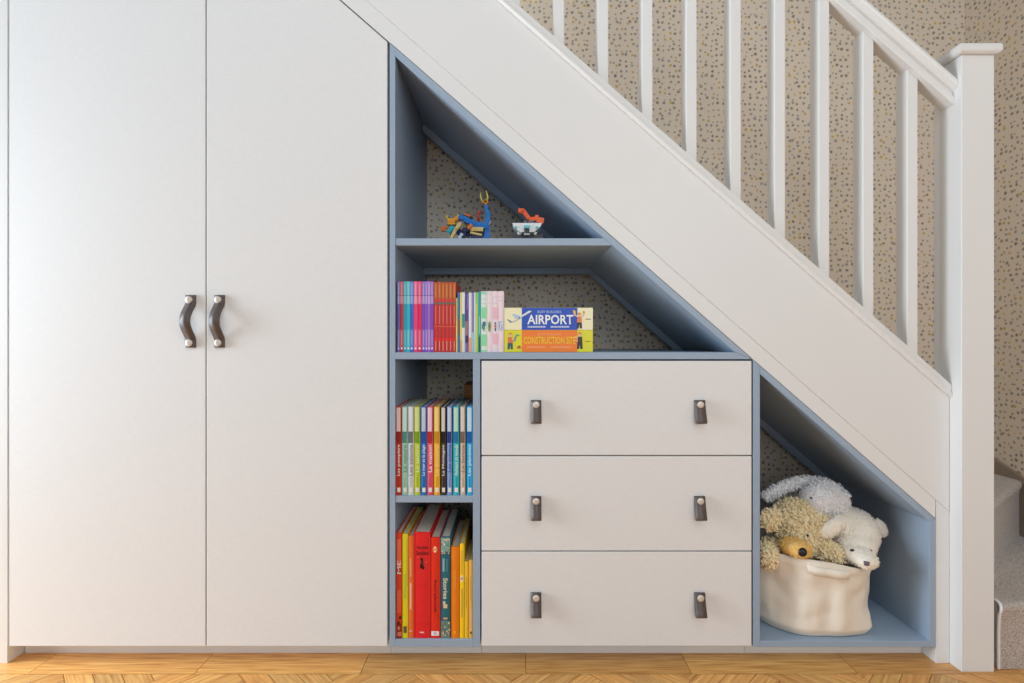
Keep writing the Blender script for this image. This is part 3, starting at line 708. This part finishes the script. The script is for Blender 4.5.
toy_part('leg', ty, TAN, [((451, 240.4), (456, 230), 3.0, .008), ((455.6, 231), (460.5, 224.5), 3.4, .008), ((447, 241.2), (453.5, 241.2), 2.2, .012)], Y-.02)
toy_part('leg', ty, TAN, [((463, 225.5), (466.5, 226.5), 5.0, .010), ((466, 227), (462, 240.8), 2.6, .008)], Y+.016)
toy_part('leg', ty, BL, [((487, 230), (487.5, 237), 5.0, .014), ((487.4, 236), (486.5, 242.4), 6.0, .018)], Y)
toy_part('belly_plate', ty, TAN, [((471, 231), (483.5, 231.5), 4.0, .026), ((470.5, 234.5), (482, 237), 2.2, .024)], Y-.003)
toy_part('underbody', ty, NAVY, [((457, 233), (470, 236.5), 5.5, .012, Y+.012), ((468, 234), (486, 235), 6.0, .012, Y+.014)], Y, False)
toy_part('shoulder', ty, (206, 112, 50), [((468, 230), (472, 226), 3.2, .010)], Y-.018)
toy_part('foot', ty, NAVY, [((463, 233), (470.5, 229.5), 5.0, .018), ((461.4, 240.4), (466, 235), 3.0, .016), ((471, 238.6), (482, 240.2), 4.4, .022)], Y-.002)
toy_part('foot', ty, (196, 214, 230), [((459, 240.4), (462.4, 235), 3.0, .012)], Y-.008)
toy_part('saddle', ty, (60, 36, 30), [((461.5, 217), (472.5, 219.5), 2.4, .014)], Y)
toy_part('saddle_flap', ty, (214, 100, 40), [((464.5, 215.4), (470, 217.8), 1.8, .010)], Y-.004)
bm = bmesh.new(); add_tube(bm, [W(479.5, 226, Y), W(477.7, 217, Y), W(479, 213, Y), W(481.6, 212.6, Y)], .003, 8, radii=[.0022, .0032, .0034, .0012]); link('horn', bm, mat((186, 30, 30), .25), ty, True)
bm = bmesh.new(); add_tube(bm, [W(489, 226, Y-.008), W(491, 222.5, Y-.008)], .0012, 6); link('spike', bm, mat((206, 200, 150), .3), ty, True)
settle(ty); 
# rest it on the shelf: its lowest feet sit at the shelf top
lowest = min((v.co.z for ch in ty.children for v in ch.data.vertices))
ty.location.z += zsh-lowest
tv = thing('brick_spaceship', 'white building-brick vehicle with an orange arm on the top shelf', 'toy')
bm = bmesh.new()
hull = [(512.2, 222.4), (541.5, 222.4), (540.6, 225.4), (538.2, 227.8), (534.5, 230.8), (531.5, 234.2), (522, 234.2), (519.4, 230.8), (514.2, 227.2)]
add_prism(bm, [(W(a, b, Y).x, W(a, b, Y).z) for a, b in hull], Y-.02, Y+.03, bev=.001)
link('hull', bm, mat((226, 230, 230), .25), tv)
bm = bmesh.new()
for a in (515.8, 537): brick_seg(bm, (a-1.2, 225.2), (a+1.2, 225.2), 2.2, .006, Y-.021, False)
brick_seg(bm, (524, 224.6), (530, 224.6), 2.8, .006, Y-.021, False)
link('light', bm, mat((104, 190, 196), .2), tv)
toy_part('grille', tv, (26, 26, 30), [((524.2, 227.9), (529.4, 227.9), 3.0, .008, Y-.021), ((521.3, 232.2), (533.4, 232.2), 2.6, .03, Y-.012), ((519.5, 234.9), (534, 234.9), 1.6, .04, Y)], Y, False)
toy_part('bumper', tv, (170, 172, 174), [((524, 232.2), (529.8, 232.2), 1.8, .008, Y-.028)], Y, False)
toy_part('fender', tv, (210, 212, 206), [((517.6, 230.2), (519.8, 233.6), 2.4, .012, Y-.012)], Y, False)
toy_part('fender', tv, (210, 212, 206), [((534.4, 233.6), (536.2, 230.2), 2.4, .012, Y-.012)], Y, False)
bm = bmesh.new()
for a, b in ((512.5, 521), (533.5, 542.5)):
    brick_seg(bm, (a, 235.4), (b, 235.4), 2.4, .05, Y, False); brick_seg(bm, (a-.8, 238.6), (b+.8, 238.6), 3.4, .058, Y, False)
brick_seg(bm, (520, 236.6), (535, 236.6), 2.0, .04, Y, False)
link('track', bm, mat((62, 60, 62), .5), tv)
toy_part('turret', tv, (96, 88, 92), [((523.5, 220.6), (526.6, 219.4), 2.6, .012), ((528, 220.6), (534, 220.6), 3.4, .018)], Y, False)
toy_part('arm', tv, (232, 92, 22), [((518.2, 208.6), (524.2, 208.9), 4.2, .012), ((523, 208.6), (529.5, 217), 3.8, .012), ((529, 217.4), (536.5, 217), 4.0, .014), ((535, 216.2), (538.5, 216), 5.4, .016), ((536.5, 218), (543.8, 219.4), 5.6, .018)], Y)
settle(tv)
lowest = min((v.co.z for ch in tv.children for v in ch.data.vertices))
tv.location.z += zsh-lowest

# ------------------------------------------------------------------ toy basket
znk = FZ(640.9)+.0005
BCX, BCY = 0.803, 0.170
def rim_z(th):
    # taller at the left, lower at the front right
    return 0.243+0.019*math.cos(th-math.pi*1.05)+0.004*math.sin(3*th+.5)-.008*math.exp(-((th+1.0 if th < 1.6 else th+1.0-2*math.pi)/.4)**2)
def sup(th, n): return 1.0/((abs(math.cos(th))**n+abs(math.sin(th))**n)**(1.0/n))
def bag_r(th, t):
    # th measured from +X towards +Y ; front is -90 degrees
    n = 2.05+0.5*(1-t)
    rr = (0.151+0.031*t-0.012*max(0, .1-t)/.1)*sup(th, n)*(1+(.09-.14*min(1, t*1.6))*abs(math.sin(th)))
    d = lambda c, w: math.exp(-(((th-c+math.pi) % (2*math.pi)-math.pi)/w)**2)
    rr += 0.012*d(-0.90, .22)*max(0, 1-t*2.6)          # pulled-out lower right corner
    rr -= 0.010*d(-0.75, .35)*math.exp(-((t-.42)/.2)**2)
    rr += 0.006*d(-1.32, .16)*math.exp(-((t-.4)/.35)**2)-0.006*d(-1.62, .14)*math.exp(-((t-.5)/.4)**2)
    rr += 0.006*d(-1.95, .2)*math.exp(-((t-.35)/.4)**2)-.005*d(-2.35, .2)*math.exp(-((t-.6)/.3)**2)
    return rr
bk_ = thing('toy_basket', 'cream canvas basket full of soft toys in the blue cubby', 'basket')
bm = bmesh.new(); NT, NZ = 160, 44; rows = []
def bag_p(th, t, off=0.0):
    r_ = bag_r(th, t)+off; x = BCX+r_*math.cos(th); y = BCY+r_*math.sin(th); z = znk+.0008+(rim_z(th)-znk)*t
    q = Vector((x*14, y*14, z*11)); nn = noise.noise(q)+.5*noise.noise(q*2.3)
    fine = noise.noise(Vector((x*45, y*45, z*22)))
    k = min(1, t*5)*min(1, (1-t)*6+.15)
    dd = (.0062*nn+.0022*fine+.0035*(abs(noise.noise(Vector((x*9+z*7, y*9, z*16-x*5))))-.25))*k
    return Vector((x+dd*math.cos(th), y+dd*math.sin(th), z))
for j in range(NZ+1):
    t = j/NZ; rows.append([bm.verts.new(bag_p(2*math.pi*i/NT, t)) for i in range(NT)])
# rounded foot, then base
cb = bm.verts.new((BCX, BCY, znk+.0002))
for i in range(NT): bm.faces.new([rows[0][i], cb, rows[0][(i+1) % NT]])
for a, b in zip(rows, rows[1:]):
    for i in range(NT): bm.faces.new([a[i], a[(i+1) % NT], b[(i+1) % NT], b[i]])
CANV = mat((242, 230, 212), .85, bump=.35, scale=700, vary=.05, sheen=.1, name='cream_canvas')
bo = link('bag', bm, CANV, bk_, True)
md = bo.modifiers.new('cloth', 'SOLIDIFY'); md.thickness = .0026; md.offset = -1
bm = bmesh.new(); lo_, hi_ = [], []
for i in range(NT): 
    th = 2*math.pi*i/NT
    p0, p1, p2, p3 = bag_p(th, .90, .0012), bag_p(th, 1.0, .0016), bag_p(th, 1.0, -.0036), bag_p(th, .90, -.0036)
    p1.z += .0012; p2.z += .0012
    lo_.append([bm.verts.new(p) for p in (p0, p1, p2, p3)])
for i in range(NT):
    a, b = lo_[i], lo_[(i+1) % NT]
    for k in range(3): bm.faces.new([a[k], b[k], b[k+1], a[k+1]])
link('hem', bm, CANV, bk_, True)
# fabric loop handle on the front
bm = bmesh.new(); loop = []
th0, th1 = -1.93, -1.34
for i in range(25):
    u = i/24; th = th0+(th1-th0)*u; bow = .0065*math.sin(math.pi*u)**.5
    p = bag_p(th, (.895-.02*math.sin(math.pi*u)), .0012+bow); q = Vector((math.cos(th), math.sin(th), 0))
    loop.append([bm.verts.new(p+q*a+Vector((0, 0, b))) for a, b in ((0, -.0105), (.0024, -.0105), (.0024, .0105), (0, .0105))])
bm.faces.new(loop[0]); bm.faces.new(loop[-1])
for a, b in zip(loop, loop[1:]):
    for k in range(4): bm.faces.new([a[k], a[(k+1) % 4], b[(k+1) % 4], b[k]])
ho = link('handle', bm, mat((246, 236, 220), .8, bump=.3, scale=700, vary=.03), bk_, True)
settle(bk_)

# ------------------------------------------------------------------ soft toys
def remeshed(balls, voxel=.004, smooth=6):
    """one continuous surface from overlapping ellipsoids"""
    bm = bmesh.new()
    for b in balls: add_ball(bm, b[0], b[1], 3, 0, b[2] if len(b) > 2 else None)
    me = bpy.data.meshes.new('tmp'); bm.to_mesh(me); bm.free()
    o = bpy.data.objects.new('tmp', me); C.objects.link(o)
    r_ = o.modifiers.new('r', 'REMESH'); r_.mode = 'VOXEL'; r_.voxel_size = voxel
    s_ = o.modifiers.new('s', 'SMOOTH'); s_.iterations = smooth; s_.factor = .5
    bpy.context.view_layer.update()
    dg = bpy.context.evaluated_depsgraph_get()
    out = bpy.data.meshes.new_from_object(o.evaluated_get(dg))
    bpy.data.objects.remove(o); bpy.data.meshes.remove(me)
    return out
def tufted(me, count, length, width, curl, rnd, keep=lambda p: True, droop=.35):
    """adds small curled tufts of pile all over the surface, into the same mesh"""
    bm = bmesh.new(); bm.from_mesh(me); bm.faces.ensure_lookup_table()
    fl_ = [f for f in bm.faces if keep(f.calc_center_median())]
    areas = [f.calc_area() for f in fl_]
    picks = rnd.choices(fl_, weights=areas, k=count); jobs = []
    for f in picks:
        c = f.calc_center_median(); n = f.normal.copy(); vs = [v.co for v in f.verts]
        a = rnd.random(); p = c.lerp(rnd.choice(vs), a*.9); jobs.append((p, n))
    for p, n in jobs:
        t = n.orthogonal().normalized(); t = (Matrix.Rotation(rnd.uniform(0, 6.28), 3, n) @ t)
        L_ = length*rnd.uniform(.6, 1.3); w = width*rnd.uniform(.7, 1.2)
        pts = []; d = (n+t*.35+Vector((0, 0, -droop))*.6).normalized(); q = p-n*w*.6
        ax = n.cross(t).normalized(); sgn = rnd.choice((-1, 1))
        for k in range(4):
            pts.append(q.copy()); q = q+d*L_/3; d = (Matrix.Rotation(curl*sgn, 3, ax) @ d).normalized()
        add_tube(bm, pts, w, 5, radii=[w, w*1.05, w*.8, w*.25])
    for f in bm.faces: f.smooth = True
    bm.to_mesh(me); bm.free()
def mesh_obj(name, me, m, parent):
    me.materials.clear(); me.materials.append(m); me.name = name
    for p in me.polygons: p.use_smooth = True
    o = bpy.data.objects.new(name, me); C.objects.link(o); o.parent = parent; return o
def ball_part(name, parent, c, r, m, rot=None, sub=3):
    bm = bmesh.new(); add_ball(bm, c, r, sub, 0, rot); return link(name, bm, m, parent, True)
def on_surface(me, px, py, lift=0.0):
    """the point of a mesh seen at a pixel of the photograph"""
    from mathutils.bvhtree import BVHTree
    t = BVHTree.FromPolygons([v.co for v in me.vertices], [p.vertices for p in me.polygons])
    o_ = Vector((0, -D, H)); d = (W(px, py, 0)-o_).normalized(); h = t.ray_cast(o_, d)
    return (h[0] if h[0] is not None else W(px, py, .05))-d*lift
PLUSH = 'soft toys in the canvas basket'
rnd = random.Random(11)
# --- curly brown bear
br = thing('teddy_bear', 'curly beige teddy bear with a yellow muzzle at the left of the basket', 'soft toy', PLUSH)
hc = W(797, 525, .115)
balls = [(hc, (.068, .062, .068)), (W(797, 540, .085), (.050, .045, .042)), (W(770.5, 519.5, .062), (.024, .014, .030), Matrix.Rotation(.35, 3, 'Y')), (W(821.5, 521, .085), (.020, .013, .017), Matrix.Rotation(.6, 3, 'Y')),
         (Vector((.735, .175, .145)), (.072, .066, .08)), (W(797, 556, .15), (.055, .052, .055)),
         (W(770, 550, .085), (.028, .03, .026)), (W(767, 556, .052), (.020, .024, .032)), (W(768.5, 557, .028), (.0185, .018, .026)),
         (W(818, 562, .09), (.03, .03, .03)), (W(827, 552, .062), (.030, .028, .028)), (W(833, 555, .050), (.026, .024, .022))]
me = remeshed(balls, .0045); smooth_me = me.copy()
tufted(me, 4200, .0125, .0032, .6, rnd, keep=lambda p: p.z > .16)
CURL = mat((252, 222, 178), .9, vary=.2, scale=160, sheen=.4, name='curly_plush')
mesh_obj('body', me, CURL, br)
for p in (on_surface(smooth_me, 788, 535.5), on_surface(smooth_me, 806, 534.5)):
    ball_part('eye', br, p+Vector((0, -.008, 0)), .0032, mat((24, 20, 20), .15))
YEL = mat((240, 196, 112), .95, vary=.08, scale=200, sheen=.3, name='yellow_plush')
mz = remeshed([(W(795.5, 547, .036), (.0375, .036, .0225), Matrix.Rotation(.14, 3, 'Y')), (W(799.0, 549.5, .014), (.029, .024, .0205), Matrix.Rotation(.2, 3, 'Y')), (W(795, 544.5, .044), (.028, .03, .017))], .003, 4)
tufted(mz, 900, .0045, .0009, .3, rnd, droop=.5)
o = mesh_obj('muzzle', mz, YEL, br); o['label'] = 'smooth yellow muzzle'
ball_part('nose', br, W(802.4, 552.2, -.006), (.0112, .009, .0112), mat((18, 16, 18), .35))
settle(br)
# --- white bear
wb = thing('teddy_bear', 'smooth cream white bear with a small grey nose at the right of the basket', 'soft toy', PLUSH)
hc = W(852, 532.5, .125)
balls = [(hc, (.066, .064, .068)), (W(854, 545, .085), (.052, .05, .038)), (W(859.5, 556.5, .035), (.041, .044, .0255), Matrix.Rotation(.25, 3, 'Y')), (W(865, 561, .006), (.025, .024, .0185)),
         (W(842, 528, .12), (.046, .045, .045)), (W(846, 545, .062), (.016, .018, .010)), (W(868, 545.5, .070), (.016, .018, .010)),
         (W(880, 528, .12), (.018, .011, .029), Matrix.Rotation(-.55, 3, 'Y')), (W(830.5, 528.5, .060), (.036, .013, .021), Matrix.Rotation(-.66, 3, 'Y')), (W(838, 522, .08), (.020, .02, .020)),
         (Vector((.892, .195, .14)), (.066, .07, .08)), (Vector((.905, .18, .22)), (.055, .06, .06))]
me = remeshed(balls, .0035, 4); smooth_me = me.copy()
tufted(me, 2200, .0045, .0011, .3, rnd, keep=lambda p: p.z > .2, droop=.8)
CREAM = mat((250, 240, 224), .85, vary=.05, scale=140, sheen=.3, name='cream_plush')
mesh_obj('body', me, CREAM, wb)
ball_part('eye', wb, on_surface(smooth_me, 852.3, 550.4), (.0052, .004, .0036), mat((20, 18, 18), .15))
ball_part('eye', wb, on_surface(smooth_me, 870.6, 551), (.004, .004, .0042), mat((60, 34, 24), .2))
bm = bmesh.new(); c = on_surface(smooth_me, 867.0, 563.6); add_box(bm, c.x-.006, c.x+.006, c.y-.003, c.y+.005, c.z-.0052, c.z+.0052, bev=.0015)
link('nose', bm, mat((112, 98, 106), .6), wb)
settle(wb)
# --- white rabbit
rb_ = thing('toy_rabbit', 'fluffy white lop-eared rabbit lying on top behind the two bears', 'soft toy', PLUSH)
hc = W(821, 498, .135)
balls = [(hc, (.050, .050, .053)), (W(816.5, 500, .108), (.037, .034, .040)), (W(831, 500, .142), (.040, .04, .046)), (W(836, 505, .142), (.030, .034, .036))]
for i in range(10):   # long ear laid over to the left
    u = i/9; px = 812-45*u; py = 482.5-3.5*math.sin(u*2.6)+16.5*u**1.5
    balls.append((W(px, py, .15+.02*u), (.019, .011, .0165-.0105*u), Matrix.Rotation(.2+.4*u, 3, 'Y')))
for i in range(7):   # other ear hanging at the right
    u = i/6; balls.append((W(844-16*u**1.4, 496+19*u, .108-.005*u), (.013, .010, .012), Matrix.Rotation(-.6, 3, 'Y')))
balls += [(Vector((.84, .285, .235)), (.055, .05, .05)), (Vector((.82, .29, .17)), (.055, .045, .07))]
me = remeshed(balls, .004, 5)
smooth_me = me.copy(); fc = on_surface(me, 814, 499)
tufted(me, 3600, .0085, .0016, .35, rnd, keep=lambda p: p.z > .26 and (p-fc).length > .036, droop=.6)
tufted(me, 700, .0048, .0010, .3, rnd, keep=lambda p: (p-fc).length < .037, droop=.6)
FLUFF = mat((250, 248, 248), .9, vary=.04, scale=200, sheen=.4, name='white_fluff')
mesh_obj('body', me, FLUFF, rb_)
ball_part('eye', rb_, on_surface(smooth_me, 810.6, 497.6)+Vector((0, -.003, 0)), .0026, mat((40, 44, 52), .2))
settle(rb_)

# ------------------------------------------------------------------ light
def area(name, loc, rot, sx, sy, power, col):
    l = bpy.data.lights.new(name, 'AREA'); l.shape = 'RECTANGLE'; l.size = sx; l.size_y = sy; l.energy = power; l.color = col
    o = bpy.data.objects.new(name, l); C.objects.link(o); o.location = loc; o.rotation_euler = rot; return o
def aimed(name, loc, to, sx, sy, power, col, spread):
    area(name, loc, (Vector(to)-Vector(loc)).to_track_quat('-Z', 'Y').to_euler(), sx, sy, power, col)
    bpy.data.lights[name].spread = math.radians(spread)
R = math.radians
area('side_window_light', (-3.9, -0.98, 1.15), (R(90), 0, R(-82)), 1.2, 2.1, 76, (0.80, 0.91, 1.0))
area('left_fill_light', (-2.6, -0.36, 0.95), (R(90), 0, R(-90)), 0.55, 1.6, 37, (0.76, 0.89, 1.0))  # added fill skimming in from the left to brighten the floor, no actual door
aimed('floor_fill_light', (-2.5, -0.04, 1.0), (-1.3, -0.20, 0.0), 0.2, 0.2, 1.6, (0.88, 0.95, 1.0), 50)  # narrow beam added to brighten the floor at far left, not a sun
area('room_fill_light', (1.0, -3.4, 1.6), (R(84), 0, R(15)), 1.25, 1.4, 27, (0.89, 0.945, 1.0))  # broad frontal fill added behind the camera, no actual window
area('niche_fill_light', (-0.4, -4.2, 1.15), (R(90), 0, 0), 1.4, 1.0, 11, (0.88, 0.94, 1.0))  # weak frontal fill added to lift the niche backs
area('ceiling_light', (0.0, -1.9, 2.9), (R(20), 0, 0), 3.0, 2.0, 28, (0.86, 0.94, 1.0))
area('stair_fill_light', (-0.9, 0.30, 2.45), (0, R(-62), 0), 0.4, 0.4, 7, (1.0, 0.98, 0.95))  # fill added above the stairs to lighten the right wall, no actual fixture
wd = bpy.data.worlds.new('room'); bpy.context.scene.world = wd; wd.use_nodes = True
bg = wd.node_tree.nodes['Background']; bg.inputs['Color'].default_value = (0.88, 0.94, 1.0, 1); bg.inputs['Strength'].default_value = 0.06

# ------------------------------------------------------------------ camera
cam = bpy.data.cameras.new('camera'); co = bpy.data.objects.new('camera', cam); C.objects.link(co)
cam.sensor_width = 36; cam.lens = FP/1024*36; cam.clip_start = .02
co.location = (0, -D, H); co.rotation_euler = (R(90), 0, 0)
cam.shift_y = -0.0005
sc = bpy.context.scene; sc.camera = co
sc.view_settings.view_transform = 'Standard'; sc.view_settings.look = 'None'; sc.view_settings.gamma = 1; sc.view_settings.exposure = 0
sc.view_settings.use_curve_mapping = False
